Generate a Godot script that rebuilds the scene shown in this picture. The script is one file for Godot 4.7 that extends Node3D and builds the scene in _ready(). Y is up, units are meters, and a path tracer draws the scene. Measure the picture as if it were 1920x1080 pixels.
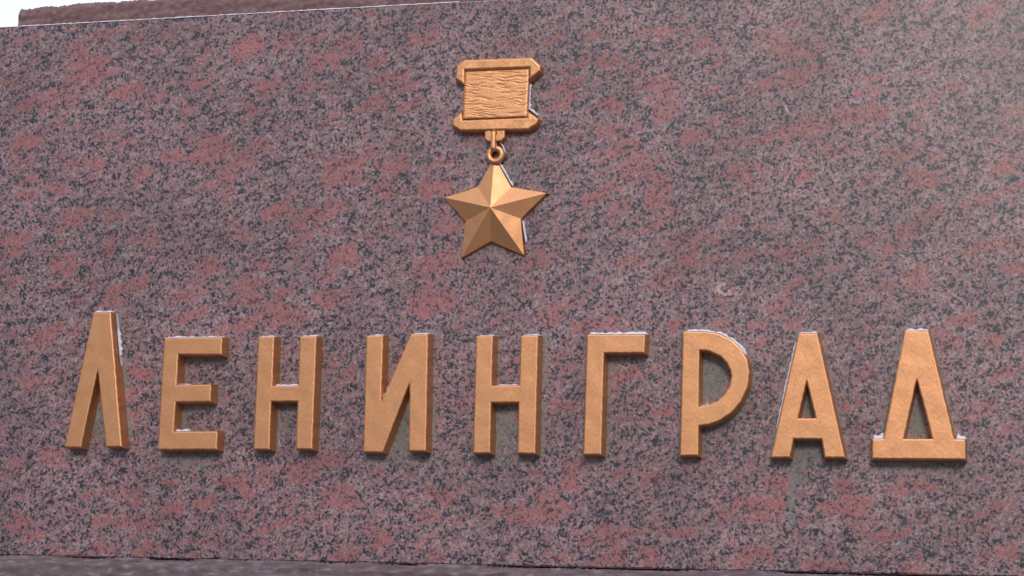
extends Node3D
# A polished granite memorial block with nine raised letters and a star medal, seen close up on an overcast winter day.
# Measures are in millimetres on the face of the block (x right, y up along the face, z out of it) until mm() turns them into metres.

const LEAN := 5.0            # degrees by which the face leans back
const FACE_HEIGHT := 1.45    # metres from the ground to the middle of the face
const TEX_W := 2048
const TEX_H := 1008
const TEX_LEFT := -1010.0    # face position of the granite picture's left and upper edge
const TEX_TOP := 505.0
const TEXEL := 0.9326        # mm of stone per texel

var lean_basis := Basis(Vector3.RIGHT, deg_to_rad(-LEAN))
var gold: StandardMaterial3D
var granite: StandardMaterial3D
var rough_stone: StandardMaterial3D
var hewn: StandardMaterial3D
var snow: StandardMaterial3D
var wobble := FastNoiseLite.new()
var grit := FastNoiseLite.new()


func mm(x: float, y: float, z := 0.0) -> Vector3:
	return Vector3(x, y, z) * 0.001


func on_face(x: float, y: float, z := 0.0) -> Transform3D:
	return Transform3D(lean_basis, Vector3(0, FACE_HEIGHT, 0) + lean_basis * mm(x, y, z))


# ---------------------------------------------------------------- naming

func numbered(called: String) -> String:
	if not has_node(called):
		return called
	var k := 1
	while has_node("%s_%03d" % [called, k]):
		k += 1
	return "%s_%03d" % [called, k]


func thing(called: String, label: String, category: String, at: Transform3D, group := "") -> Node3D:
	var o := Node3D.new()
	o.name = numbered(called)
	add_child(o)
	o.transform = at
	tag(o, label, category, group)
	return o


func tag(o: Node3D, label: String, category: String, group := "") -> void:
	o.set_meta("label", label)
	o.set_meta("category", category)
	if group:
		o.set_meta("group", group)


func part(called: String, st: SurfaceTool, m: Material, parent: Node3D) -> MeshInstance3D:
	var o := MeshInstance3D.new()
	o.mesh = st.commit()
	o.material_override = m
	if parent == self:
		o.name = numbered(called)
		add_child(o)
	else:
		o.name = called
		parent.add_child(o, true)
	return o


func single(called: String, st: SurfaceTool, m: Material, at: Transform3D, label: String, category: String, group := "") -> MeshInstance3D:
	var o := part(called, st, m, self)
	o.transform = at
	tag(o, label, category, group)
	return o


# ---------------------------------------------------------------- mesh helpers

func begin() -> SurfaceTool:
	var st := SurfaceTool.new()
	st.begin(Mesh.PRIMITIVE_TRIANGLES)
	return st


# one triangle with its normals; turned so that its front is on the normals' side
func tri(st: SurfaceTool, a: Vector3, b: Vector3, c: Vector3, na: Vector3, nb: Vector3, nc: Vector3) -> void:
	if (b - a).cross(c - a).dot(na + nb + nc) > 0.0:
		var t := b
		b = c
		c = t
		t = nb
		nb = nc
		nc = t
	st.set_normal(na)
	st.add_vertex(a)
	st.set_normal(nb)
	st.add_vertex(b)
	st.set_normal(nc)
	st.add_vertex(c)


func quad(st: SurfaceTool, a: Vector3, b: Vector3, c: Vector3, d: Vector3, na: Vector3, nb: Vector3, nc: Vector3, nd: Vector3) -> void:
	tri(st, a, b, c, na, nb, nc)
	tri(st, a, c, d, na, nc, nd)


# a grid of points rows[j][i] with smooth normals that point away from «inside»
func sheet(st: SurfaceTool, rows: Array, closed := false, flip := false) -> void:
	var nr := rows.size()
	var nc: int = rows[0].size()
	var normals := []
	for j in nr:
		var line := PackedVector3Array()
		for i in nc:
			var i0 := (i - 1 + nc) % nc if closed else maxi(i - 1, 0)
			var i1 := (i + 1) % nc if closed else mini(i + 1, nc - 1)
			var du: Vector3 = rows[j][i1] - rows[j][i0]
			var dv: Vector3 = rows[mini(j + 1, nr - 1)][i] - rows[maxi(j - 1, 0)][i]
			var n := du.cross(dv).normalized()
			line.append(-n if flip else n)
		normals.append(line)
	for j in nr - 1:
		for i in (nc if closed else nc - 1):
			var k := (i + 1) % nc
			quad(st, rows[j][i], rows[j][k], rows[j + 1][k], rows[j + 1][i], normals[j][i], normals[j][k], normals[j + 1][k], normals[j + 1][i])


func points(list: Array) -> PackedVector2Array:
	var out := PackedVector2Array()
	for i in list.size() / 2:
		out.append(Vector2(list[2 * i], list[2 * i + 1]))
	return out


func area(poly: PackedVector2Array) -> float:
	var s := 0.0
	for i in poly.size():
		s += poly[i].cross(poly[(i + 1) % poly.size()])
	return s * 0.5


# outline with points every few mm, and the uneven edge of a hand-finished casting
func resampled(poly: PackedVector2Array, step: float, shake: float, seed_at: float) -> PackedVector2Array:
	var out := PackedVector2Array()
	for i in poly.size():
		var a := poly[i]
		var b := poly[(i + 1) % poly.size()]
		var n := maxi(1, int(round(a.distance_to(b) / step)))
		var across := (b - a).orthogonal().normalized()
		for k in n:
			var p := a.lerp(b, float(k) / n)
			var free := 0.0 if k == 0 else 1.0
			out.append(p + across * wobble.get_noise_2d(p.x * 1.3 + seed_at, p.y * 1.3) * shake * free)
	return out


func offset(poly: PackedVector2Array, by: float) -> PackedVector2Array:
	var out := PackedVector2Array()
	var n := poly.size()
	for i in n:
		var before := (poly[i] - poly[(i - 1 + n) % n]).normalized()
		var after := (poly[(i + 1) % n] - poly[i]).normalized()
		var n0 := Vector2(before.y, -before.x)
		var n1 := Vector2(after.y, -after.x)
		var m := (n0 + n1)
		m = m / maxf(0.35, m.length_squared() * 0.5)
		out.append(poly[i] + m * by)
	return out


# A raised plate: outline (and holes) given at the front, sides that flare out towards the stone, a worn rounded edge
# and a slightly uneven front. Outer outlines are turned anticlockwise and holes clockwise, so «out» is always to the right.
func relief(outline: PackedVector2Array, holes: Array, depth: float, draft: float, bevel: float, uneven: float, seed_at := 0.0, z0 := 0.0) -> SurfaceTool:
	var st := begin()
	var loops := []
	for h in holes.size() + 1:
		var p: PackedVector2Array = outline if h == 0 else holes[h - 1]
		if (area(p) > 0.0) != (h == 0):
			p = p.duplicate()
			p.reverse()
		loops.append(resampled(p, 3.5, 0.32, seed_at + 31.0 * h))
	var inner := []
	for loop in loops:
		var n: int = loop.size()
		var rings := [offset(loop, draft)]
		var heights := [z0]
		var tilt := [0.08]
		for a in [6.0, 34.0, 62.0, 90.0]:
			rings.append(offset(loop, -bevel * (1.0 - cos(deg_to_rad(a))) + 0.25 * bevel))
			heights.append(depth - bevel * (1.0 - sin(deg_to_rad(a))))
			tilt.append(sin(deg_to_rad(a)))
		inner.append(rings[4])
		for i in n:
			var k := (i + 1) % n
			var e: Vector2 = (loop[k] - loop[i]).normalized()
			var ep: Vector2 = (loop[i] - loop[(i - 1 + n) % n]).normalized()
			var en: Vector2 = (loop[(i + 2) % n] - loop[k]).normalized()
			var o := Vector2(e.y, -e.x)
			var oa := (o + Vector2(ep.y, -ep.x)).normalized() if e.dot(ep) > 0.8 else o
			var ob := (o + Vector2(en.y, -en.x)).normalized() if e.dot(en) > 0.8 else o
			for r in 4:
				var normals := []
				for q in [[oa, tilt[r]], [ob, tilt[r]], [ob, tilt[r + 1]], [oa, tilt[r + 1]]]:
					var side: Vector2 = q[0] * sqrt(maxf(0.0, 1.0 - q[1] * q[1]))
					normals.append(Vector3(side.x, side.y, q[1]))
				var a: Vector2 = rings[r][i]
				var b: Vector2 = rings[r][k]
				var c: Vector2 = rings[r + 1][k]
				var d: Vector2 = rings[r + 1][i]
				quad(st, mm(a.x, a.y, heights[r]), mm(b.x, b.y, heights[r]), mm(c.x, c.y, heights[r + 1]), mm(d.x, d.y, heights[r + 1]), normals[0], normals[1], normals[2], normals[3])
	# the front, as a fine net that follows the casting's unevenness
	var cloud := PackedVector2Array()
	var rim := 0
	for loop in inner:
		cloud.append_array(loop)
	rim = cloud.size()
	var box := Rect2(inner[0][0], Vector2.ZERO)
	for p in inner[0]:
		box = box.expand(p)
	var rng := RandomNumberGenerator.new()
	rng.seed = 7 + int(seed_at)
	var y := box.position.y + 2.0
	while y < box.end.y:
		var x := box.position.x + 2.0
		while x < box.end.x:
			var p := Vector2(x + rng.randf_range(-0.8, 0.8), y + rng.randf_range(-0.8, 0.8))
			if inside(p, inner) and rim_distance(p, inner) > 2.2:
				cloud.append(p)
			x += 4.2
		y += 4.2
	var ids := Geometry2D.triangulate_delaunay(cloud)
	var lift := PackedVector3Array()
	var normals := PackedVector3Array()
	for i in cloud.size():
		var p := cloud[i]
		var free := 0.0 if i < rim else clampf(rim_distance(p, inner) / 5.0, 0.0, 1.0)
		lift.append(mm(p.x, p.y, depth + front_height(p, seed_at) * uneven * free))
		var e := 1.5
		var gx := (front_height(p + Vector2(e, 0), seed_at) - front_height(p - Vector2(e, 0), seed_at)) / (2.0 * e)
		var gy := (front_height(p + Vector2(0, e), seed_at) - front_height(p - Vector2(0, e), seed_at)) / (2.0 * e)
		normals.append(Vector3(-gx * uneven, -gy * uneven, 1.0).normalized())
	for t in ids.size() / 3:
		var a := ids[3 * t]
		var b := ids[3 * t + 1]
		var c := ids[3 * t + 2]
		if inside((cloud[a] + cloud[b] + cloud[c]) / 3.0, inner):
			tri(st, lift[a], lift[b], lift[c], normals[a], normals[b], normals[c])
	return st


func front_height(p: Vector2, seed_at: float) -> float:
	return wobble.get_noise_2d(p.x * 0.35 + seed_at * 3.0, p.y * 0.35) + 0.35 * grit.get_noise_2d(p.x * 0.9 + seed_at, p.y * 0.9)


func inside(p: Vector2, loops: Array) -> bool:
	var hit := false
	for loop in loops:
		if Geometry2D.is_point_in_polygon(p, loop):
			hit = not hit
	return hit


func rim_distance(p: Vector2, loops: Array) -> float:
	var best := 1e9
	for loop in loops:
		for i in loop.size():
			best = minf(best, p.distance_squared_to(Geometry2D.get_closest_point_to_segment(p, loop[i], loop[(i + 1) % loop.size()])))
	return sqrt(best)


# a lumpy ridge of snow along a path; «side» says to which side of the path (left +1) it rises
func snow_ridge(path: PackedVector2Array, z0: float, z1: float, height: float, seed_at: float, side := 1.0, gaps := 0.0, step := 1.2) -> SurfaceTool:
	var st := begin()
	var line := PackedVector2Array()
	for i in path.size() - 1:
		var n := maxi(1, int(path[i].distance_to(path[i + 1]) / step))
		for k in n:
			line.append(path[i].lerp(path[i + 1], float(k) / n))
	line.append(path[path.size() - 1])
	var rows := []
	for i in line.size():
		var d := (line[mini(i + 1, line.size() - 1)] - line[maxi(i - 1, 0)]).normalized()
		var up := Vector2(-d.y, d.x) * side
		var ends := minf(1.0, minf(i, line.size() - 1 - i) * step / 3.0)
		var s := seed_at * 17.0 + i * step
		var h := height * 0.88 * sqrt(ends) * (0.85 + 0.12 * grit.get_noise_2d(s * 0.4, 3.0) + 0.28 * wobble.get_noise_2d(s * 1.1, 9.0))
		if gaps > 0.0:
			h *= clampf(1.0 + (wobble.get_noise_2d(s * 0.25, 50.0) - gaps) * 4.0, 0.0, 1.0)
		var za := lerpf((z0 + z1) * 0.5, z0, 0.4 + 0.6 * ends)
		var zb := lerpf((z0 + z1) * 0.5, z1, 0.4 + 0.6 * ends) - 0.8 * absf(grit.get_noise_2d(s * 0.7, 21.0))
		var ring := PackedVector3Array()
		for k in 9:
			var t := k / 8.0
			var rise := maxf(h, 0.0) * pow(sin(PI * t), 0.55) * (1.0 + 0.18 * grit.get_noise_2d(s * 0.5, t * 6.0)) - 0.3
			var p := line[i] + up * rise
			ring.append(mm(p.x, p.y, lerpf(za, zb, t)))
		rows.append(ring)
	sheet(st, rows, false, side < 0.0)
	return st


func torus(center: Vector3, across: Vector3, along: Vector3, out: Vector3, r: float, stretch: float, wire: Vector2) -> SurfaceTool:
	var st := begin()
	var rows := []
	for i in 42:
		var a := TAU * (i % 41) / 40.0
		var c := across * cos(a) * r + along * (sin(a) * r + (stretch if sin(a) >= 0.0 else -stretch))
		var radial := (across * cos(a) + along * sin(a)).normalized()
		var ring := PackedVector3Array()
		for k in 14:
			var b := TAU * k / 14.0
			ring.append((center + c + radial * cos(b) * wire.x + out * sin(b) * wire.y) * 0.001)
		rows.append(ring)
	sheet(st, rows, true)
	return st


# ---------------------------------------------------------------- materials

func noise(kind: int, freq: float, at: int, octaves := 1) -> FastNoiseLite:
	var n := FastNoiseLite.new()
	n.noise_type = kind
	n.frequency = freq
	n.seed = at
	n.fractal_type = FastNoiseLite.FRACTAL_FBM if octaves > 1 else FastNoiseLite.FRACTAL_NONE
	n.fractal_octaves = octaves
	return n


func noise_texture(n: FastNoiseLite, colors := [], at := [], bumps := 0.0, size := 512) -> NoiseTexture2D:
	var t := NoiseTexture2D.new()
	t.width = size
	t.height = size
	t.seamless = true
	t.noise = n
	if colors:
		var g := Gradient.new()
		g.offsets = PackedFloat32Array(at)
		g.colors = PackedColorArray(colors)
		t.color_ramp = g
	if bumps > 0.0:
		t.as_normal_map = true
		t.bump_strength = bumps
	return t


# rectangular list of pale red feldspar crystals seen in the face: x, y, length, width (mm), rise of the long axis (degrees)
const CRYSTALS := [
	-761, 405, 66, 35, 10, -808, 365, 81, 32, 20, -688, 367, 60, 20, 20, -467, 433, 58, 29, 25, -780, 445, 25, 25, 0, -869, 285, 56, 20, 10,
	-548, 375, 39, 12, 25, -873, 350, 36, 18, 20, -864, 218, 30, 12, 20, -810, 200, 38, 16, -15, -866, 190, 36, 18, 10, -775, 148, 60, 25, 25,
	-880, 112, 46, 20, 10, -881, 92, 46, 12, 15, -762, 244, 50, 14, 10, -735, 241, 35, 15, 0, -593, 251, 39, 18, 15, -531, 261, 58, 43, 0,
	-482, 230, 62, 27, 30, -492, 186, 29, 15, 20, -782, 69, 40, 25, 10, -692, 150, 39, 14, 20, -701, 100, 14, 34, 0, -651, 220, 34, 15, 15,
	-525, 58, 43, 19, 15, -665, 29, 78, 18, 15, -558, 15, 57, 17, 15, -695, 3, 44, 14, 15, -447, 25, 47, 24, 15, -453, 5, 56, 14, 10,
	-546, -20, 48, 15, 15, -628, 104, 34, 16, 0, -404, 440, 43, 11, 35, -351, 442, 24, 11, 20, -329, 406, 52, 26, 15, -286, 432, 42, 21, 10,
	-239, 399, 32, 17, 15, -161, 434, 41, 18, 8, -215, 371, 55, 13, 5, -188, 354, 37, 16, 10, -364, 362, 26, 11, 20, -432, 367, 43, 15, 10,
	-239, 327, 46, 20, 20, -180, 322, 41, 11, 30, -460, 326, 24, 17, 0, -484, 233, 57, 24, 35, -444, 264, 33, 21, 0, -281, 231, 79, 26, 22,
	-206, 221, 46, 26, 20, -123, 223, 40, 13, 25, -290, 201, 65, 17, 0, -507, 263, 38, 24, 0, -132, 183, 54, 27, 10, -321, 148, 69, 22, 12,
	-357, 104, 56, 14, 35, -406, 150, 42, 21, 15, -289, 74, 46, 26, 10, -128, 59, 71, 25, 18, -445, 28, 45, 23, 15, -446, 6, 42, 17, 10,
	-386, -20, 56, 33, 5, -444, -34, 52, 17, 30, -385, 17, 37, 13, 30, -307, 4, 55, 22, 10, -138, -3, 67, 31, 5, -110, 121, 45, 20, 10,
	-431, 60, 33, 14, 20, -314, 40, 28, 18, 0, -219, 173, 36, 14, 10, -462, 109, 24, 28, 0, -368, 125, 33, 17, 15, 229, 343, 38, 21, 5,
	241, 326, 51, 14, 25, 244, 292, 41, 24, 5, 152, 383, 43, 17, 10, 83, 342, 48, 19, 15, 153, 308, 39, 19, 0, 76, 316, 48, 12, 25,
	195, 354, 24, 14, 10, 152, 265, 39, 22, 10, 162, 233, 64, 19, 20, 200, 208, 51, 38, 10, 367, 188, 54, 37, 0, 390, 329, 37, 12, 15,
	318, 366, 29, 8, 30, 235, 425, 47, 14, 0, 290, 255, 46, 15, 10, 358, 272, 29, 13, 5, 393, 244, 33, 13, 20, 59, 422, 35, 11, 30,
	96, 376, 44, 9, 25, 302, 407, 25, 15, 0, 399, 407, 33, 21, 0, 132, 160, 64, 19, 28, 231, 165, 34, 51, 0, 246, 129, 38, 15, 25,
	281, 88, 79, 27, 5, 213, 109, 46, 10, 10, 48, 67, 35, 26, 0, 188, 56, 38, 14, 10, 66, -20, 47, 14, 15, 140, -44, 76, 19, 5,
	242, 31, 50, 15, 20, 256, 19, 42, 10, 10, 277, 56, 29, 18, 0, 320, 56, 21, 15, 20, 264, -45, 25, 15, 0, 371, 66, 33, 13, -15,
	156, 120, 15, 12, 0, 498, 222, 44, 19, 0, 602, 213, 55, 22, 15, 457, 184, 23, 13, 25, 630, 176, 43, 24, 0, 637, 113, 70, 20, 33,
	611, 95, 39, 19, 20, 590, 68, 35, 16, 20, 725, 71, 58, 15, 12, 768, 75, 34, 11, 10, 425, 63, 34, 15, 10, 629, 24, 35, 31, 0,
	755, 189, 42, 18, 20, 715, 136, 58, 14, 15, 579, 14, 31, 14, 10, 444, 16, 36, 11, 30, 420, -16, 40, 18, 40, 767, 156, 38, 12, 10,
	693, -39, 31, 14, 5, 508, 114, 16, 11, 0, 550, 82, 12, 12, 0, 765, 35, 27, 15, 0, 570, 439, 48, 26, 35, 428, 390, 49, 23, 10,
	461, 380, 53, 16, 25, 437, 339, 49, 20, 10, 545, 277, 68, 24, 8, 452, 258, 77, 31, 10, 765, 273, 32, 17, 0, 684, 316, 35, 11, 20,
	732, 432, 55, 20, 25, 557, 314, 40, 11, 10, 644, 294, 32, 16, 10, -785, -258, 44, 29, 0, -848, -270, 30, 14, 30, -459, -292, 46, 20, 0,
	-438, -308, 28, 22, 0, -348, -279, 55, 26, 5, -571, -297, 30, 9, 0, -565, -339, 47, 15, 20, -508, -328, 37, 15, 20, -278, -317, 54, 31, 5,
	-648, -359, 43, 17, 5, -689, -362, 34, 15, 0, -609, -368, 33, 19, 15, -834, -368, 44, 29, -20, -508, -389, 39, 11, 0, -683, -406, 48, 15, -10,
	-607, -404, 43, 17, 15, -760, -417, 44, 8, 0, -632, -321, 24, 29, 20, -267, -406, 36, 18, 0, -297, -257, 54, 18, 10, -388, -364, 82, 11, 20,
	-104, -316, 24, 26, 0, -124, -344, 35, 17, 10, 51, -338, 81, 24, 12, 0, -332, 51, 12, 15, 106, -267, 38, 21, 10, 101, -294, 29, 15, 0,
	229, -278, 37, 16, 0, 149, -358, 29, 13, 15, 131, -377, 33, 12, 10, 187, -360, 29, 13, 0, 175, -400, 35, 25, 0, 227, -399, 29, 23, 0,
	273, -362, 37, 15, 15, -204, -382, 31, 23, 0, -111, -403, 28, 17, 0, 78, -404, 34, 12, 5, 361, -315, 20, 16, 0, 364, -401, 20, 24, 0,
	337, -333, 24, 20, 0, 179, -274, 25, 10, 10, 526, -316, 62, 19, 12, 536, -334, 35, 17, 20, 599, -357, 46, 9, 20, 567, -361, 31, 12, 20,
	705, -331, 45, 8, 12, 747, -314, 34, 13, 0, 748, -381, 45, 19, 0, 487, -407, 66, 14, 0, 634, -288, 31, 12, 0, 594, -294, 35, 12, 0,
	521, -290, 31, 13, 0, 614, -407, 31, 9, 0, 421, -288, 36, 16, 0, 399, -316, 52, 18, 0, 394, -336, 48, 13, 0, 399, -392, 56, 19, 0,
	517, -290, 23, 20, 0, 510, -318, 43, 17, 0, 182, -123, 50, 17, 20, 81, -169, 30, 17, 10, 547, -120, 31, 16, 20, 523, -168, 31, 14, 10,
	-826, -62, 40, 20, 15, -798, -44, 35, 15, 10, -831, -134, 45, 20, 10, -627, -117, 34, 19, 0, 733, -73, 30, 15, 15, 748, -121, 34, 14, 15,
	724, -168, 30, 15, 10, -272, -118, 27, 18, 10, 392, -71, 24, 15, 15, 241, -177, 25, 15, 10
]


func granite_picture(letters: Array) -> Array:
	# crystals, drawn with ragged edges
	var crystal := PackedByteArray()
	crystal.resize(TEX_W * TEX_H)
	var ragged := noise(FastNoiseLite.TYPE_CELLULAR, 0.13, 5)
	ragged.cellular_return_type = FastNoiseLite.RETURN_CELL_VALUE
	var lobes := noise(FastNoiseLite.TYPE_SIMPLEX, 0.035, 15)
	var rng := RandomNumberGenerator.new()
	rng.seed = 20
	var list := []
	for i in CRYSTALS.size() / 5:
		list.append([CRYSTALS[5 * i], CRYSTALS[5 * i + 1], CRYSTALS[5 * i + 2], CRYSTALS[5 * i + 3], CRYSTALS[5 * i + 4], rng.randf_range(175, 250)])
	for i in 620:
		var s := rng.randf_range(12, 36)
		list.append([rng.randf_range(-1010, 900), rng.randf_range(-435, 505), s, s * rng.randf_range(0.28, 0.55), rng.randf_range(2, 34), rng.randf_range(60, 190)])
	for c in list:
		var cx: float = (c[0] - TEX_LEFT) / TEXEL
		var cy: float = (TEX_TOP - c[1]) / TEXEL
		var a: float = c[2] * 0.58 / TEXEL
		var b: float = c[3] * 0.64 / TEXEL
		var turn := deg_to_rad(c[4])
		var ca := cos(turn)
		var sa := sin(turn)
		var reach := int(maxf(a, b) * 1.35) + 2
		var strength: float = c[5]
		for y in range(maxi(0, int(cy) - reach), mini(TEX_H, int(cy) + reach)):
			for x in range(maxi(0, int(cx) - reach), mini(TEX_W, int(cx) + reach)):
				var dx := x - cx
				var dy := y - cy
				var u := absf(dx * ca - dy * sa) / a
				var v := absf(dx * sa + dy * ca) / b
				if u > 1.35 or v > 1.5:
					continue
				var e := u * u * u + v * v * v + 0.62 * ragged.get_noise_2d(x, y) + 0.7 * lobes.get_noise_2d(x, y)
				if e < 1.0:
					var at := y * TEX_W + x
					crystal[at] = maxi(crystal[at], int(strength * clampf((1.0 - e) * 9.0, 0.0, 1.0)))
	# grey mortar and runoff stains round the letters, at a quarter of the size
	var sw := TEX_W / 4
	var sh := TEX_H / 4
	var stain := Image.create(sw, sh, false, Image.FORMAT_L8)
	for l in letters:
		var at: Vector2 = l[0]
		var outer: PackedVector2Array = l[1]
		var box := Rect2(outer[0], Vector2.ZERO)
		for p in outer:
			box = box.expand(p)
		box = box.grow(16)
		for j in int(box.size.y / (4 * TEXEL)):
			for i in int(box.size.x / (4 * TEXEL)):
				var p := box.position + Vector2(i, j) * 4 * TEXEL
				var px := int((p.x + at.x - TEX_LEFT) / (4 * TEXEL))
				var py := int((TEX_TOP - p.y - at.y) / (4 * TEXEL))
				if px < 0 or py < 0 or px >= sw or py >= sh:
					continue
				var d := rim_distance(p, [outer])
				var s := clampf(1.0 - (d - 2.0) / 9.0, 0.0, 1.0) * (0.8 + 0.6 * wobble.get_noise_2d(p.x * 0.5 + at.x, p.y * 0.5))
				if s > stain.get_pixel(px, py).r:
					stain.set_pixel(px, py, Color(s, s, s))
	for b in [[319, -128, 30, 46, 0.95], [-181, -205, 22, 52, 0.85], [-8, -205, 26, 44, 0.75], [459, -232, 24, 24, 0.95], [449, -264, 14, 24, 0.75], [440, -306, 5.5, 46, 0.75], [-556, -195, 17, 26, 0.8], [-530, -85, 26, 12, 0.55], [-380, -205, 17, 46, 0.45], [-384, -231, 6, 12, 1.0],
			[-702, -195, 12, 48, 0.7], [155, -98, 18, 34, 0.8], [150, -190, 10, 60, 0.5], [626, -195, 14, 42, 0.9], [465, -170, 11, 30, 0.9], [-540, -262, 54, 12, 0.55], [0, -256, 60, 9, 0.4], [-180, -258, 60, 10, 0.4], [325, -195, 26, 12, 0.5], [625, -262, 72, 12, 0.4], [20, 330, 14, 24, 0.55], [-37, 90, 34, 14, 0.5], [-70, 245, 8, 18, 0.5], [-10, 205, 16, 20, 0.45]]:
		for j in range(-int(b[3] * 1.3 / (4 * TEXEL)), int(b[3] * 1.3 / (4 * TEXEL)) + 1):
			for i in range(-int(b[2] * 1.3 / (4 * TEXEL)), int(b[2] * 1.3 / (4 * TEXEL)) + 1):
				var p := Vector2(i, j) * 4 * TEXEL
				var e := Vector2(p.x / b[2], p.y / b[3]).length() + 0.35 * wobble.get_noise_2d(p.x * 0.8 + b[0], p.y * 0.8 + b[1])
				var s: float = minf(1.0, clampf((1.0 - e) * 3.2, 0.0, 1.0) * b[4] * 1.12)
				var px := int((b[0] + p.x - TEX_LEFT) / (4 * TEXEL))
				var py := int((TEX_TOP - b[1] - p.y) / (4 * TEXEL))
				if px >= 0 and py >= 0 and px < sw and py < sh and s > stain.get_pixel(px, py).r:
					stain.set_pixel(px, py, Color(s, s, s))
	stain.resize(TEX_W, TEX_H, Image.INTERPOLATE_BILINEAR)
	var dirt := stain.get_data()
	# mineral grains
	var cells := noise(FastNoiseLite.TYPE_CELLULAR, 0.26, 3)
	cells.cellular_return_type = FastNoiseLite.RETURN_CELL_VALUE
	cells.cellular_distance_function = FastNoiseLite.DISTANCE_HYBRID
	cells.domain_warp_enabled = true
	cells.domain_warp_amplitude = 4.0
	cells.domain_warp_frequency = 0.09
	cells.domain_warp_fractal_type = FastNoiseLite.DOMAIN_WARP_FRACTAL_NONE
	var grains := cells.get_image(TEX_W, TEX_H, false, false, false).get_data()
	cells.seed = 41
	cells.frequency = 0.40
	var fine := cells.get_image(TEX_W, TEX_H, false, false, false).get_data()
	cells.seed = 77
	cells.frequency = 0.3
	var hues := cells.get_image(TEX_W, TEX_H, false, false, false).get_data()
	# clusters of dark mica, drawn out along the grain of the stone
	var drawn := noise(FastNoiseLite.TYPE_SIMPLEX, 1.0, 8, 2)
	var flow := PackedByteArray()
	flow.resize(TEX_W * TEX_H / 9)
	var fw := TEX_W / 3
	var fh := TEX_H / 3
	flow.resize(fw * fh)
	for j in fh:
		for i in fw:
			var along := (i * 0.93 - j * 0.36) * 3.0 * 0.022
			var across := (i * 0.36 + j * 0.93) * 3.0 * 0.05
			flow[j * fw + i] = clampi(int(128 + 128 * drawn.get_noise_2d(along, across)), 0, 255)
	var flow_image := Image.create_from_data(fw, fh, false, Image.FORMAT_L8, flow)
	flow_image.resize(TEX_W, TEX_H, Image.INTERPOLATE_BILINEAR)
	var clumps := flow_image.get_data()
	var broad := noise(FastNoiseLite.TYPE_SIMPLEX, 0.0035, 9, 3).get_image(TEX_W, TEX_H, false, false, false).get_data()
	# colours of the minerals by grain value (display values)
	var ramp := []
	for i in 256:
		var v := i / 255.0
		var c := Color8(36, 36, 48)
		if v > 0.22:
			c = Color8(36, 36, 48).lerp(Color8(70, 68, 80), clampf((v - 0.22) / 0.06, 0, 1))
		if v > 0.33:
			c = Color8(70, 68, 80).lerp(Color8(121, 97, 103), clampf((v - 0.33) / 0.04, 0, 1))
		if v > 0.52:
			c = Color8(121, 97, 103).lerp(Color8(136, 100, 105), clampf((v - 0.52) / 0.12, 0, 1))
		if v > 0.72:
			c = Color8(136, 100, 105).lerp(Color8(149, 127, 131), clampf((v - 0.72) / 0.2, 0, 1))
		ramp.append(c)
	var red := Color8(153, 95, 97)
	var grey := Color8(114, 114, 112)
	var pixels := PackedByteArray()
	pixels.resize(TEX_W * TEX_H * 3)
	var gloss := PackedByteArray()
	gloss.resize(TEX_W * TEX_H)
	for i in TEX_W * TEX_H:
		var g := grains[i]
		var f := fine[i]
		var k := crystal[i] / 255.0
		var v := ((g - 128) * 0.76 + (f - 128) * 0.5 + (clumps[i] - 128) * 0.5) * 0.9 + 136.0
		var c: Color = ramp[clampi(int(v), 0, 255)]
		if v > 76:
			var h: float = (hues[i] - 128) / 128.0
			c = Color(c.r * (1.0 + 0.075 * h), c.g * (1.0 - 0.05 * h), c.b * (1.0 - 0.045 * h))
		if k > 0.0:
			var keep := 1.0 if f < 250 else 0.4
			c = c.lerp(red, k * keep * (0.84 if v > 58 else 0.45))
		var shade := 1.0 + (broad[i] - 128) * 0.0007 + (f - 128) * 0.0007
		var s := dirt[i] / 255.0
		if s > 0.0:
			c = c.lerp(grey, s * (0.93 if v > 64 else 0.8))
		pixels[3 * i] = clampi(int(c.r * shade * 255.0), 0, 255)
		pixels[3 * i + 1] = clampi(int(c.g * shade * 255.0), 0, 255)
		pixels[3 * i + 2] = clampi(int(c.b * shade * 255.0), 0, 255)
		gloss[i] = clampi(int(98 + (f - 128) * 0.12 + s * 80 - k * 12), 0, 255)
	var picture := Image.create_from_data(TEX_W, TEX_H, false, Image.FORMAT_RGB8, pixels)
	# a struck chip right of the middle, with a bruised pale ring, and a few pale scratches
	for i in 900:
		var a := rng.randf() * TAU
		var r := (9.5 + rng.randf_range(-3.0, 3.0)) * (1.0 + 0.2 * sin(2 * a))
		var at := Vector2((336 - TEX_LEFT) / TEXEL, (TEX_TOP - 10) / TEXEL) + Vector2(cos(a), sin(a) * 0.85) * r
		if sin(a - 0.7) + 0.5 * sin(3.0 * a) > -0.6:
			picture.set_pixelv(Vector2i(at), picture.get_pixelv(Vector2i(at)).lerp(Color8(198, 162, 154), rng.randf_range(0.35, 0.85)))
	for l in [[429, 297, 433, 287], [431, 289, 434, 285], [-384, -222, -380, -236], [600, 60, 612, 52], [-760, 80, -756, 76]]:
		for i in 26:
			var p: Vector2 = Vector2(l[0], l[1]).lerp(Vector2(l[2], l[3]), i / 25.0)
			var at := Vector2i(int((p.x - TEX_LEFT) / TEXEL), int((TEX_TOP - p.y) / TEXEL))
			picture.set_pixelv(at, Color8(196, 190, 194))
	return [picture, Image.create_from_data(TEX_W, TEX_H, false, Image.FORMAT_L8, gloss)]


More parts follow.
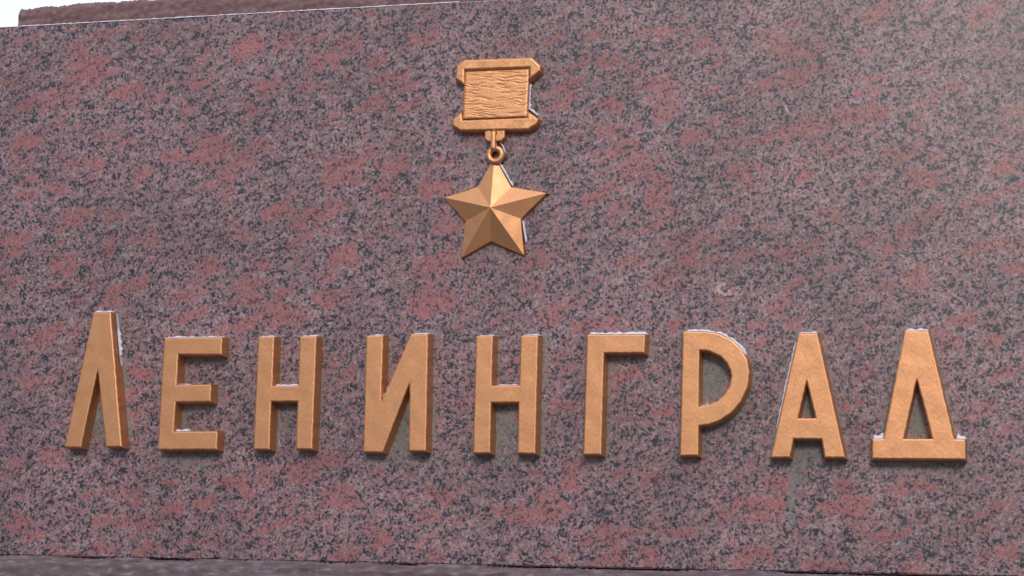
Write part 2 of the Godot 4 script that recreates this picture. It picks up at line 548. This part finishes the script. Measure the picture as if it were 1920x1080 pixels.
func make_materials(letters: Array) -> void:
	var pictures := granite_picture(letters)
	granite = StandardMaterial3D.new()
	granite.albedo_texture = ImageTexture.create_from_image(pictures[0])
	granite.roughness_texture = ImageTexture.create_from_image(pictures[1])
	granite.roughness_texture_channel = BaseMaterial3D.TEXTURE_CHANNEL_RED
	granite.metallic_specular = 0.61

	gold = StandardMaterial3D.new()   # bronze paint brushed over cast letters
	gold.albedo_texture = noise_texture(noise(FastNoiseLite.TYPE_SIMPLEX, 0.05, 3, 4), [Color8(214, 155, 112), Color8(219, 161, 118), Color8(223, 166, 123)], [0.2, 0.5, 0.85])
	gold.metallic = 0.92
	gold.roughness = 0.48
	gold.metallic_specular = 0.5
	var strokes := noise(FastNoiseLite.TYPE_SIMPLEX, 0.03, 12, 4)
	gold.normal_enabled = true
	gold.normal_texture = noise_texture(strokes, [], [], 5.0)
	gold.normal_scale = 0.07
	gold.uv1_triplanar = true
	gold.uv1_scale = Vector3(13, 6.5, 13)

	snow = StandardMaterial3D.new()
	snow.albedo_color = Color(0.86, 0.83, 0.90)
	snow.roughness = 0.9
	snow.metallic_specular = 0.2
	snow.normal_enabled = true
	snow.normal_texture = noise_texture(noise(FastNoiseLite.TYPE_SIMPLEX, 0.06, 4, 3), [], [], 4.0, 256)
	snow.uv1_triplanar = true
	snow.uv1_scale = Vector3(40, 40, 40)

	rough_stone = StandardMaterial3D.new()   # hammered edges and joints smeared with stone dust
	rough_stone.albedo_texture = noise_texture(noise(FastNoiseLite.TYPE_SIMPLEX, 0.012, 6, 6), [Color8(86, 70, 75), Color8(99, 83, 89), Color8(106, 90, 97), Color8(140, 128, 142)], [0.15, 0.4, 0.62, 0.9], 0.0, 1024)
	rough_stone.roughness = 0.8
	rough_stone.normal_enabled = true
	rough_stone.normal_texture = noise_texture(noise(FastNoiseLite.TYPE_SIMPLEX, 0.03, 7, 5), [], [], 8.0)
	rough_stone.uv1_triplanar = true
	rough_stone.uv1_scale = Vector3(1.8, 5.0, 5.0)
	hewn = rough_stone.duplicate()   # the redder broken stone of the course behind
	hewn.albedo_texture = noise_texture(noise(FastNoiseLite.TYPE_SIMPLEX, 0.02, 26, 6), [Color8(94, 70, 73), Color8(112, 85, 88), Color8(120, 93, 96), Color8(138, 115, 119)], [0.15, 0.4, 0.65, 0.9], 0.0, 512)
	hewn.uv1_scale = Vector3(4.0, 6.0, 5.0)
	hewn.normal_scale = 0.18
	rough_stone.normal_scale = 0.16


# ---------------------------------------------------------------- stones

# a block swept along x with a profile of (z, y) points; the picture of the granite lies on its face in true scale
func swept_block(x0: float, x1: float, profile: Callable, steps: int, with_ends := true) -> SurfaceTool:
	var st := begin()
	var rows := []
	for i in steps + 1:
		var x := lerpf(x0, x1, float(i) / steps)
		rows.append(profile.call(x))
	var n: int = rows[0].size()
	for i in steps:
		for k in n:
			var k1 := (k + 1) % n
			var a: Vector3 = rows[i][k]
			var b: Vector3 = rows[i][k1]
			var c: Vector3 = rows[i + 1][k1]
			var d: Vector3 = rows[i + 1][k]
			var normal := (d - a).cross(b - a).normalized()
			for p in [a, b, c, a, c, d]:
				st.set_normal(normal)
				st.set_uv(granite_uv(p))
				st.add_vertex(p * 0.001)
	if with_ends:
		for e in [0, steps]:
			for k in range(1, n - 1):
				var t := [rows[e][0], rows[e][k], rows[e][k + 1]]
				if ((t[1] - t[0]) as Vector3).cross(t[2] - t[0]).x * (-1.0 if e == 0 else 1.0) > 0.0:
					t.reverse()
				for p in t:
					st.set_normal(Vector3.LEFT if e == 0 else Vector3.RIGHT)
					st.set_uv(granite_uv(Vector3(p.z + x0, p.y, 0)))
					st.add_vertex(p * 0.001)
	return st


func granite_uv(p: Vector3) -> Vector2:
	return Vector2((p.x - TEX_LEFT) / (TEX_W * TEXEL), (TEX_TOP - p.y + absf(minf(p.z, 0.0)) * 1.0) / (TEX_H * TEXEL))


func slab_profile(x: float) -> Array:
	var top := 492.0 + 0.5 * grit.get_noise_2d(x * 0.6, 5.0)
	var low := lerpf(-420.5, -416.5, clampf((x + 870.0) / 1300.0, 0.0, 1.0))
	var nick := 2.2 + 1.2 * grit.get_noise_2d(x * 0.5, 15.0)
	var ding := 2.5 + 1.5 * grit.get_noise_2d(x * 0.4, 77.0)
	return [Vector3(x, top, -180), Vector3(x, low, -180), Vector3(x, low, -ding), Vector3(x, low + ding, 0), Vector3(x, top - nick, 0), Vector3(x, top, -nick)]


# the rough face of a neighbouring stone: a net with hammered relief, its top and back closed
func hewn_stone(x0: float, x1: float, rim: Callable, steps: int, back: float) -> SurfaceTool:
	var st := begin()
	var rows := []
	for i in steps + 1:
		var x := lerpf(x0, x1, float(i) / steps)
		var line := PackedVector3Array()
		for p in rim.call(x):
			line.append(p * 0.001)
		rows.append(line)
	sheet(st, rows, false, true)
	var ends := [rows[0], rows[steps]]
	for e in 2:
		var line: PackedVector3Array = ends[e]
		var hub := Vector3.ZERO
		for p in line:
			hub += p / line.size()
		var nrm := Vector3.LEFT if e == 0 else Vector3.RIGHT
		for k in line.size():
			tri(st, hub, line[k], line[(k + 1) % line.size()], nrm, nrm, nrm)
	return st


func ledge_rim(x: float) -> Array:
	var out := []
	var joint := lerpf(-424.0, -420.0, clampf((x + 870.0) / 1300.0, 0.0, 1.0))
	var a := wobble.get_noise_2d(x * 0.12, 200.0)
	var b := grit.get_noise_2d(x * 0.35, 210.0)
	var smear := clampf(0.45 + 1.6 * wobble.get_noise_2d(x * 0.09, 220.0) + 0.5 * b, 0.0, 1.0)
	out.append(Vector3(x, joint - 6, -200))
	out.append(Vector3(x, joint - 1, -40))
	out.append(Vector3(x, joint + 0.5 * b, -6))
	out.append(Vector3(x, joint + lerpf(1.6, 5.0, smear) + 0.6 * b, lerpf(-0.6, 0.8, smear)))
	out.append(Vector3(x, joint + lerpf(0.6, 3.4, smear) + 0.6 * b, 3.0 + 1.5 * a))
	for k in 14:
		var t := k / 13.0
		var y := joint + lerpf(0.0, 1.5, smear) - 8.0 * t + 0.8 * b
		out.append(Vector3(x, y, 5.0 + 11.0 * t + 1.6 * wobble.get_noise_2d(x * 0.12, t * 26.0 + 40.0) + 0.5 * grit.get_noise_2d(x * 0.6, t * 30.0)))
	for k in 12:
		var t := k / 11.0
		var crack := -4.0 * clampf((wobble.get_noise_2d(x * 0.07, 300.0) - 0.12) * 4.0, 0.0, 1.0) * exp(-pow((t - 0.06) / 0.05, 2.0))
		out.append(Vector3(x, joint - 11.0 - 46.0 * t, 17.0 + 1.2 * wobble.get_noise_2d(x * 0.07, t * 60.0 + 500.0) + 0.5 * grit.get_noise_2d(x * 0.4, t * 120.0) + crack))
	out.append(Vector3(x, -1700, 19))
	out.append(Vector3(x, -1700, -200))
	return out


func rear_rim(x: float) -> Array:
	var out := []
	var top := 594.0 + 4.0 * clampf((x + 1020.0) / 120.0, 0.0, 1.0) + 2.5 * minf(0.0, wobble.get_noise_2d(x * 0.35, 700.0)) + 2.0 * grit.get_noise_2d(x * 0.5, 710.0)
	out.append(Vector3(x, top, -330))
	out.append(Vector3(x, top, -210))
	for k in 16:
		var t := k / 15.0
		out.append(Vector3(x, lerpf(top - 2.0, 540.0, t), -202.0 + 1.2 * wobble.get_noise_2d(x * 0.14, t * 40.0 + 800.0) + 0.5 * grit.get_noise_2d(x * 0.3, t * 80.0) - 5.0 * exp(-t * 12.0)))
	out.append(Vector3(x, -425, -202))
	out.append(Vector3(x, -425, -330))
	return out


# ---------------------------------------------------------------- scene

func _ready() -> void:
	# camera: a long lens from a little right of and below the middle of the face
	var cam := Camera3D.new()
	cam.name = "camera"
	cam.fov = 17.674
	cam.near = 0.05
	cam.far = 2000.0
	add_child(cam)
	var looking := Basis(Vector3(0.96755, 0.02454, -0.25148), Vector3(0.01446, 0.98827, 0.15206), Vector3(0.25226, -0.15076, 0.95584)).orthonormalized()
	cam.transform = Transform3D(lean_basis * looking, on_face(738.5, -424.6, 2800).origin)
	cam.current = true

	# bright overcast winter sky with the hidden sun high behind the camera's right shoulder
	var sky_look := ProceduralSkyMaterial.new()
	sky_look.sky_top_color = Color(0.94, 0.96, 1.0)
	sky_look.sky_horizon_color = Color(0.42, 0.44, 0.48)
	sky_look.sky_curve = 0.5
	sky_look.ground_bottom_color = Color(0.35, 0.33, 0.34)
	sky_look.ground_horizon_color = Color(0.42, 0.44, 0.48)
	sky_look.sun_angle_max = 60.0
	var sky := Sky.new()
	sky.sky_material = sky_look
	var env := Environment.new()
	env.background_mode = Environment.BG_SKY
	env.sky = sky
	env.background_energy_multiplier = 1.25
	env.tonemap_mode = Environment.TONE_MAPPER_LINEAR
	env.tonemap_exposure = 1.05
	env.sdfgi_enabled = true
	env.ssao_enabled = true
	env.ssil_enabled = true
	var world := WorldEnvironment.new()
	world.name = "overcast_sky"
	world.environment = env
	add_child(world)
	var sun := DirectionalLight3D.new()
	sun.name = "veiled_sun"
	sun.light_energy = 0.5
	sun.light_color = Color(1.0, 0.97, 0.93)
	sun.light_angular_distance = 14.0
	sun.shadow_enabled = true
	add_child(sun)
	sun.look_at_from_position(Vector3(0.2, 0.54, 0.82), Vector3.ZERO)

	wobble.noise_type = FastNoiseLite.TYPE_SIMPLEX
	wobble.frequency = 0.06
	wobble.seed = 2
	wobble.fractal_type = FastNoiseLite.FRACTAL_NONE
	grit.noise_type = FastNoiseLite.TYPE_SIMPLEX
	grit.frequency = 0.3
	grit.seed = 3
	grit.fractal_octaves = 3

	# the nine letters: place on the face, outline of the front, openings, and how to point at each
	var letters := [
		[Vector2(-699.4, -241.5), points([-13, 224.4, 17.8, 224.1, 51.8, 1.4, 23.7, 1.2, 0.3, 130.5, -21.7, -0.4, -51.2, -0.1]), [], "letter_el", "tall gold painted raised letter Л, two leaning legs, first letter of the row"],
		[Vector2(-530.8, -244.5), points([-51, 183.1, 51.1, 183.4, 51.5, 155.1, -25, 155.9, -25.2, 105.5, 35.9, 106.3, 36, 78.6, -25.2, 77.9, -26.3, 29.7, 50.9, 30.4, 51.3, 1.4, -52.3, 0.2]), [], "letter_ye", "gold painted raised letter Е with three arms, between the Л and the first Н"],
		[Vector2(-366.2, -242.5), points([-50.3, 181.3, -23, 181.8, -22.4, 101.5, 22, 102.2, 21.7, 181.4, 49.3, 181.9, 50.1, 1, 22.6, 1, 21.9, 77.2, -23.4, 76.7, -22.5, 0.1, -49.9, -0.1]), [], "letter_en", "gold painted raised letter Н right of the three-armed Е, pale mortar spot between its legs"],
		[Vector2(-179.7, -245.5), points([-52.3, 185, -24.3, 185.5, -23.7, 78.2, 21.7, 187.2, 50.4, 187, 52.8, 2.4, 24.9, 2.2, 22.5, 111.5, -18.2, 0, -50.4, -0.3]), [], "letter_i", "gold painted raised letter И with slanting middle stroke, between the two letters Н"],
		[Vector2(-0.1, -245.5), points([-49.9, 183.1, -23, 183, -22.9, 104.6, 21.9, 105.2, 22.1, 183, 49.8, 183.4, 49.6, -0.3, 21.6, 0, 21.4, 79, -23.2, 78.5, -22.5, 0.1, -49.7, -0.1]), [], "letter_en", "gold painted raised letter Н in the middle of the row under the star medal"],
		[Vector2(172.4, -246.4), points([-44.5, 185.2, 46.8, 184.5, 45.8, 155.9, -17.6, 156.3, -19, 0, -46.9, -0.2]), [], "letter_ghe", "gold painted raised letter Г, one stem with a top arm, left of the round Р"],
		[Vector2(327.0, -247.4), points([-49.9, 189.5, -31.9, 189.5, -13.4, 188.8, 7.1, 185.1, 25.3, 175.6, 39.6, 162.1, 48.7, 144.8, 51.9, 125.1, 49, 103.7, 40, 83.3, 26, 66.2, 8.1, 53.9, -8.1, 47.9, -24.2, 45.7, -24.4, 0.7, -52.3, 0.4]), [points([-24.2, 160.6, -16, 160.4, -7, 158.2, 7.3, 151.6, 17.5, 141, 23.2, 129.7, 24.7, 119.7, 21.7, 105, 13.8, 92.2, 3.8, 83.3, -8.3, 77.4, -24.4, 74.8])], "letter_er", "gold painted raised letter Р with round bowl capped by snow"],
		[Vector2(465.7, -248.4), points([-13.4, 186.4, 14.7, 186.1, 54.9, 0.6, 25.4, 0.7, 20.7, 27.8, -20.7, 28.2, -25.8, 0.2, -54.4, 0]), [points([-1.3, 115.9, 12, 58.9, -13.9, 58.5])], "letter_a", "gold painted raised letter А with small triangular opening and grey runoff below it"],
		[Vector2(627.3, -249.4), points([-19, 189.4, 15.5, 189.2, 50.5, 29.9, 66.6, 29.7, 66.4, 0.5, -67.1, 0.4, -67.1, 29.7, -50.7, 29.8]), [points([-2, 119, 19.5, 30.2, -21.4, 29.9])], "letter_de", "gold painted raised letter Д on a wide foot, last letter at the right end"],
	]
	var outlines := []
	for l in letters:
		outlines.append([l[0], l[1]])
	make_materials(outlines)

	# ground: one wide sheet of wet winter paving
	var earth := StandardMaterial3D.new()
	earth.albedo_texture = noise_texture(noise(FastNoiseLite.TYPE_SIMPLEX, 0.01, 30, 5), [Color(0.25, 0.24, 0.25), Color(0.29, 0.28, 0.29), Color(0.34, 0.34, 0.35)], [0.3, 0.5, 0.8])
	earth.roughness = 0.6
	earth.uv1_triplanar = true
	earth.uv1_scale = Vector3(0.23, 0.23, 0.23)
	var flat := PlaneMesh.new()
	flat.size = Vector2(1600, 1600)
	var ground := MeshInstance3D.new()
	ground.name = "ground"
	ground.mesh = flat
	ground.material_override = earth
	ground.set_meta("kind", "structure")
	tag(ground, "wet grey paving round the memorial block", "paving")
	add_child(ground)

	# the far snow slope that shows white past the block's upper left corner
	var bank := begin()
	var slope := []
	for j in 26:
		var line := PackedVector3Array()
		for i in 140:
			var u := i / 139.0
			var v := j / 25.0
			var x := lerpf(-320, 260, u)
			var rise := smoothstep(0.0, 0.85, v) * (24.0 + 3.0 * sin(u * 27.0) + 1.6 * wobble.get_noise_2d(x * 2.0, v * 60.0))
			line.append(Vector3(x, rise - 0.3 + 0.25 * wobble.get_noise_2d(x * 9.0, v * 300.0) * (1.0 if j > 0 else 0.0), -38.0 - 34.0 * v + 9.0 * sin(u * 7.0)))
		slope.append(line)
	sheet(bank, slope)
	var far_snow: StandardMaterial3D = snow.duplicate()
	far_snow.albedo_color = Color(0.93, 0.96, 1.0)
	far_snow.uv1_scale = Vector3(0.3, 0.3, 0.3)
	var hill := part("snow_slope", bank, far_snow, self)
	hill.set_meta("kind", "structure")
	tag(hill, "white snow slope far behind the block at the upper left corner", "snow slope")

	# the stones
	single("granite_block", swept_block(-1180, 1000, slab_profile, 360), granite, on_face(0, 0), "polished dark red granite block with grey flecks that carries the gold letters", "granite block")
	single("ledge_stone", hewn_stone(-1260, 1080, ledge_rim, 1100, -200), rough_stone, on_face(0, 0), "dusty purple grey stone ledge along the bottom under the polished block", "stone ledge")
	single("rear_stone", hewn_stone(-1021, 1000, rear_rim, 700, -330), hewn, on_face(0, 0), "rough hewn stone course with broken end behind the block's upper left edge", "stone course")

	# the letters
	for i in letters.size():
		var l: Array = letters[i]
		var at: Vector2 = l[0]
		single(l[3], relief(l[1], l[2], 25.0, 2.4, 3.0, 0.16, 40.0 * i + 5.0), gold, on_face(at.x, at.y), l[4], "letter", "gold letters of the inscription")

	# the medal
	var medal := thing("star_medal", "gold painted star medal hanging from a ribbon bar above the letters", "medal", on_face(-37, 146))
	part("back_plate", relief(points([-46.7, 235.7, 58.3, 233.7, 57.8, 199.7, 56.3, 151.7, 68.3, 137.7, 50.3, 127.7, -45.7, 129.7, -59.7, 140.7, -50.7, 156.7, -49.5, 204.7, -57.7, 217.7]), [], 9.0, 3.0, 1.5, 0.3, 3.0), gold, medal)
	part("upper_bar", relief(points([-47.9, 242.1, 64.2, 240.3, 78.8, 226, 78.1, 218.3, 61.8, 206, 61.1, 224.8, -47.4, 225.5, -46.9, 201.6, -61.6, 211.5, -60.5, 232.4]), [], 18.0, 2.5, 4.2, 0.4, 13.0), gold, medal)
	part("lower_bar", relief(points([-50.6, 157.4, -49, 142.6, 59, 142.8, 58.6, 152.7, 76.7, 139.8, 74.2, 131.9, 60.2, 123.6, -51.5, 126, -64.5, 134.6, -65.6, 143.6]), [], 16.0, 2.5, 3.8, 0.4, 23.0), gold, medal)
	part("tab", relief(points([-11.2, 128.2, 20.9, 127.6, 21.2, 112.8, 15.1, 107.7, 2.8, 106.3, -6.7, 107.7, -11.2, 112.8]), [points([3, 126.2, 6.8, 124.8, 8, 121, 6.8, 117.3, 3, 115.8, -0.8, 117.3, -2, 121, -0.8, 124.8])], 13.0, 1.5, 1.8, 0.3, 33.0), gold, medal)
	part("ribbon_panel", ribbon_panel(), gold, medal)
	part("link", torus(Vector3(3.8, 107.2, 12.0), Vector3(0, 0, 1), Vector3(0, 1, 0), Vector3(1, 0, 0), 4.6, 10.5, Vector2(2.4, 4.2)), gold, medal)
	part("ring", torus(Vector3(6.2, 85.2, 9.0), Vector3(1, 0, 0), Vector3(0, 1, 0), Vector3(0, 0, 1), 10.6, 0.0, Vector2(5.2, 5.0)), gold, medal)
	part("star", star(), gold, medal)

	add_snow(letters)


func ribbon_panel() -> SurfaceTool:
	# moire ribbon carved as wavering level furrows
	var st := begin()
	var corner := [Vector2(-47.0, 224.1), Vector2(59.6, 223.9), Vector2(58.2, 144.2), Vector2(-48.2, 144.6)]
	var furrow := FastNoiseLite.new()
	furrow.noise_type = FastNoiseLite.TYPE_SIMPLEX
	furrow.frequency = 1.0
	furrow.seed = 11
	furrow.fractal_octaves = 2
	var rows := []
	var nu := 90
	var nv := 90
	for j in nv + 1:
		var t := j / float(nv)
		var line := PackedVector3Array()
		for i in nu + 1:
			var s := i / float(nu)
			var p: Vector2 = (corner[0] as Vector2).lerp(corner[1], s).lerp((corner[3] as Vector2).lerp(corner[2], s), t)
			var edge := minf(minf(s, 1.0 - s) * 107.0, minf(t, 1.0 - t) * 80.0)
			var bend := 2.2 * furrow.get_noise_2d(p.x * 0.035, p.y * 0.03 + 7.0)
			var wave := furrow.get_noise_2d(p.x * 0.017, (p.y + bend) * 0.2)
			var z := 13.6 + 1.6 * t + 0.6 * smoothstep(-0.7, 0.0, wave) * clampf(edge / 2.5, 0.0, 1.0) + 0.07 * grit.get_noise_2d(p.x, p.y)
			if edge <= 0.01:
				z -= 0.8
			line.append(mm(p.x, p.y, z))
		rows.append(line)
	sheet(st, rows, false, true)
	var loop := []
	for i in nu:
		loop.append(rows[0][i])
	for j in nv:
		loop.append(rows[j][nu])
	for i in nu:
		loop.append(rows[nv][nu - i])
	for j in nv:
		loop.append(rows[nv - j][0])
	for i in loop.size():
		var a: Vector3 = loop[i]
		var b: Vector3 = loop[(i + 1) % loop.size()]
		var out := Vector3(-(b.y - a.y), b.x - a.x, 0).normalized()
		var low := Vector3(0, 0, 0.004)
		quad(st, a, b, Vector3(b.x, b.y, 0) + low, Vector3(a.x, a.y, 0) + low, out, out, out, out)
	return st


func star() -> SurfaceTool:
	var st := begin()
	var rim := points([3.4, 82.6, 32.9, 32.2, 90.7, 21.4, 50, -19.3, 56, -77.3, 2.4, -54, -46.1, -79.6, -40.8, -20.8, -78.6, 19.1, -21.7, 34.2])
	var top := mm(5, -3.8, 27.5)
	var base := points([4.2, 84.5, 34.6, 33.6, 94.0, 20.6, 52.5, -20.0, 58.5, -80.2, 2.8, -57.0, -48, -82.2, -42.6, -21.4, -81, 20.0, -22.8, 36])
	for i in 10:
		var k := (i + 1) % 10
		var a := mm(rim[i].x, rim[i].y, 5.5 if i % 2 == 0 else 8.0)
		var b := mm(rim[k].x, rim[k].y, 5.5 if k % 2 == 0 else 8.0)
		var flat := (a - top).cross(b - top).normalized()
		if flat.z < 0.0:
			flat = -flat
		# facets in small pieces, their surface a little uneven and their ridges a little soft
		var n := 14
		var grid := []
		for r in n + 1:
			var line := PackedVector3Array()
			for s in r + 1:
				var p := top.lerp(a.lerp(b, float(s) / r if r else 0.0), float(r) / n)
				var rise := 0.0004 * wobble.get_noise_2d(p.x * 500.0 + 300.0, p.y * 500.0)
				p.z += rise
				line.append(p)
			grid.append(line)
		for r in n:
			for s in r + 1:
				facet(st, grid[r][s], grid[r + 1][s], grid[r + 1][s + 1], flat)
				if s < r:
					facet(st, grid[r][s], grid[r + 1][s + 1], grid[r][s + 1], flat)
		var wall := Vector3(b.y - a.y, a.x - b.x, 0).normalized()
		var mid := (a + b) * 0.5 - top
		if wall.dot(Vector3(mid.x, mid.y, 0)) < 0.0:
			wall = -wall
		quad(st, grid[n][0], grid[n][n], mm(base[k].x, base[k].y), mm(base[i].x, base[i].y), wall, wall, wall, wall)
	return st


func facet(st: SurfaceTool, a: Vector3, b: Vector3, c: Vector3, flat: Vector3) -> void:
	var n := (b - a).cross(c - a).normalized()
	if n.dot(flat) < 0.0:
		n = -n
	n = (n + flat).normalized()
	tri(st, a, b, c, n, n, n)


func add_snow(letters: Array) -> void:
	# where snow clings: which stone face origin, path, depth from and to, height, side of the path, label
	var on_letters := "thin lines of snow on the letters"
	var rows := [
		[0, [-14, 225, 19, 225], 0.5, 24.0, 4.0, 1.0, "strip of snow on the flat top of the tall letter Л"],
		[1, [-49, 184, 52, 184], 0.5, 24.4, 4.0, 1.0, "thin line of snow along the upper arm of the letter Е"],
		[1, [-25, 107, -4, 107], 0.0, 23.0, 3.6, 1.0, "small snow patch in the corner above the middle arm of the letter Е"],
		[1, [-26, 31, -2, 31], 0.0, 23.0, 5.0, 1.0, "small snow patch in the corner above the bottom arm of the letter Е"],
		[2, [-49, 182, -22, 182.5], 0.5, 24.2, 3.8, 1.0, "snow on the left stem top of the Н beside the Е"],
		[2, [23, 182, 50, 182.5], 0.5, 24.2, 3.8, 1.0, "snow on the right stem top of the Н beside the Е"],
		[2, [-21, 102, 22, 102.7], 0.0, 22.0, 5.0, 1.0, "snow lying on the crossbar of the Н beside the Е"],
		[3, [-51, 185.5, -23, 186], 0.5, 24.2, 3.4, 1.0, "snow on the left stem top of the letter И"],
		[3, [23, 187.7, 51, 187.6], 0.5, 24.2, 3.4, 1.0, "snow on the right stem top of the letter И"],
		[3, [-22.5, 84, -12, 107], 0.0, 21.0, 6.0, 1.0, "snow wedged in the upper notch of the letter И"],
		[4, [-48, 183.6, -22, 183.6], 0.5, 24.2, 3.8, 1.0, "snow on the left stem top of the Н under the medal"],
		[4, [23, 183.6, 53, 184], 0.5, 24.2, 4.2, 1.0, "snow on the right stem top of the Н under the medal"],
		[4, [-22, 105, 22, 105.6], 0.0, 22.0, 4.2, 1.0, "snow lying on the crossbar of the Н under the medal"],
		[5, [-43, 185.8, 49, 185.2], 0.5, 24.5, 5.6, 1.0, "thick line of snow along the arm of the letter Г"],
		[6, [-49, 190, -32, 190.2, -13.4, 189.6, 7.1, 186.2, 25.4, 176.6, 39.7, 163.2, 46, 152], 0.0, 24.0, 4.6, 1.0, "curved line of snow along the bowl top of the letter Р"],
		[6, [-24, 75, -8.3, 77.4, 2, 82], 0.0, 21.0, 4.0, 1.0, "bit of snow at the lower rim inside the bowl of the letter Р"],
		[7, [-13, 187, 15, 187], 0.5, 24.2, 4.0, 1.0, "strip of snow on the top of the letter А"],
		[8, [-19, 190, 16, 190], 0.5, 24.0, 5.0, 1.0, "strip of snow on the narrow head of the last letter at the right end"],
		[8, [-67, 30.2, -49, 30.2], 0.5, 23.8, 11.0, 1.0, "snow heaped on the left foot of the letter Д"],
		[8, [52, 30.2, 68, 30], 0.5, 23.0, 9.5, 1.0, "snow heaped on the right foot of the letter Д"],
	]
	var n := 0
	for r in rows:
		var at: Vector2 = letters[r[0]][0]
		single("snow_line", snow_ridge(points(r[1]), r[2], r[3], r[4], n * 3.0, r[5]), snow, on_face(at.x, at.y), r[6], "snow", on_letters)
		n += 1
	# crusts that stick to the stone in the angle beside a raised edge
	var crusts := [
		[[-679, -16, -672, -60, -665, -105], 0.0, 10.0, 5.0, 1.0, 0.05, "ragged snow crust on the stone along the right side of the letter Л"],
		[[446.5, -72, 431.5, -140, 417.2, -205], 0.0, 3.5, 3.0, -1.0, 0.0, "broken snow line on the stone along the left side of the letter А"],
		[[607, -63, 600, -95, 592, -140], 0.0, 4.0, 2.6, -1.0, 0.0, "faint snow line on the stone along the upper left side of the letter Д"],
		[[21.5, 349, 21.5, 306, 37, 294], 0.0, 6.0, 4.2, 1.0, -0.3, "snow in the notch at the right side of the medal ribbon"],
		[[-28, 254, -20, 246, -17, 234], 0.0, 6.0, 3.4, 1.0, -0.2, "snow speck beside the medal ring and link"],
		[[-28, 222, -15, 202, -2, 180], 0.0, 7.0, 3.4, 1.0, -0.3, "snow line along the upper right arm of the star"],
		[[15, 125, 18, 108, 22, 88], 0.0, 6.0, 3.2, 1.0, -0.15, "snow line beside the lower right leg of the star"],
	]
	for r in crusts:
		single("snow_crust", snow_ridge(points(r[0]), r[1], r[2], r[3], n * 3.0, r[4], r[5]), snow, on_face(0, 0), r[6], "snow", "snow crusts beside raised edges")
		n += 1
	single("snow_line", snow_ridge(points([-1180, 491.5, -100, 491.5]), -3.6, 0.3, 2.2, 400.0, 1.0, -0.35, 2.0), snow, on_face(0, 0), "very long thin snow line along the block's upper left edge", "snow")
	single("snow_line", snow_ridge(points([-1016, 591.5, -960, 593.5, -860, 595.5]), -320, -212, 5.5, 500.0, 1.0, -0.2, 2.0), snow, on_face(0, 0), "snow lying on top of the rough rear stone in the upper left corner", "snow")
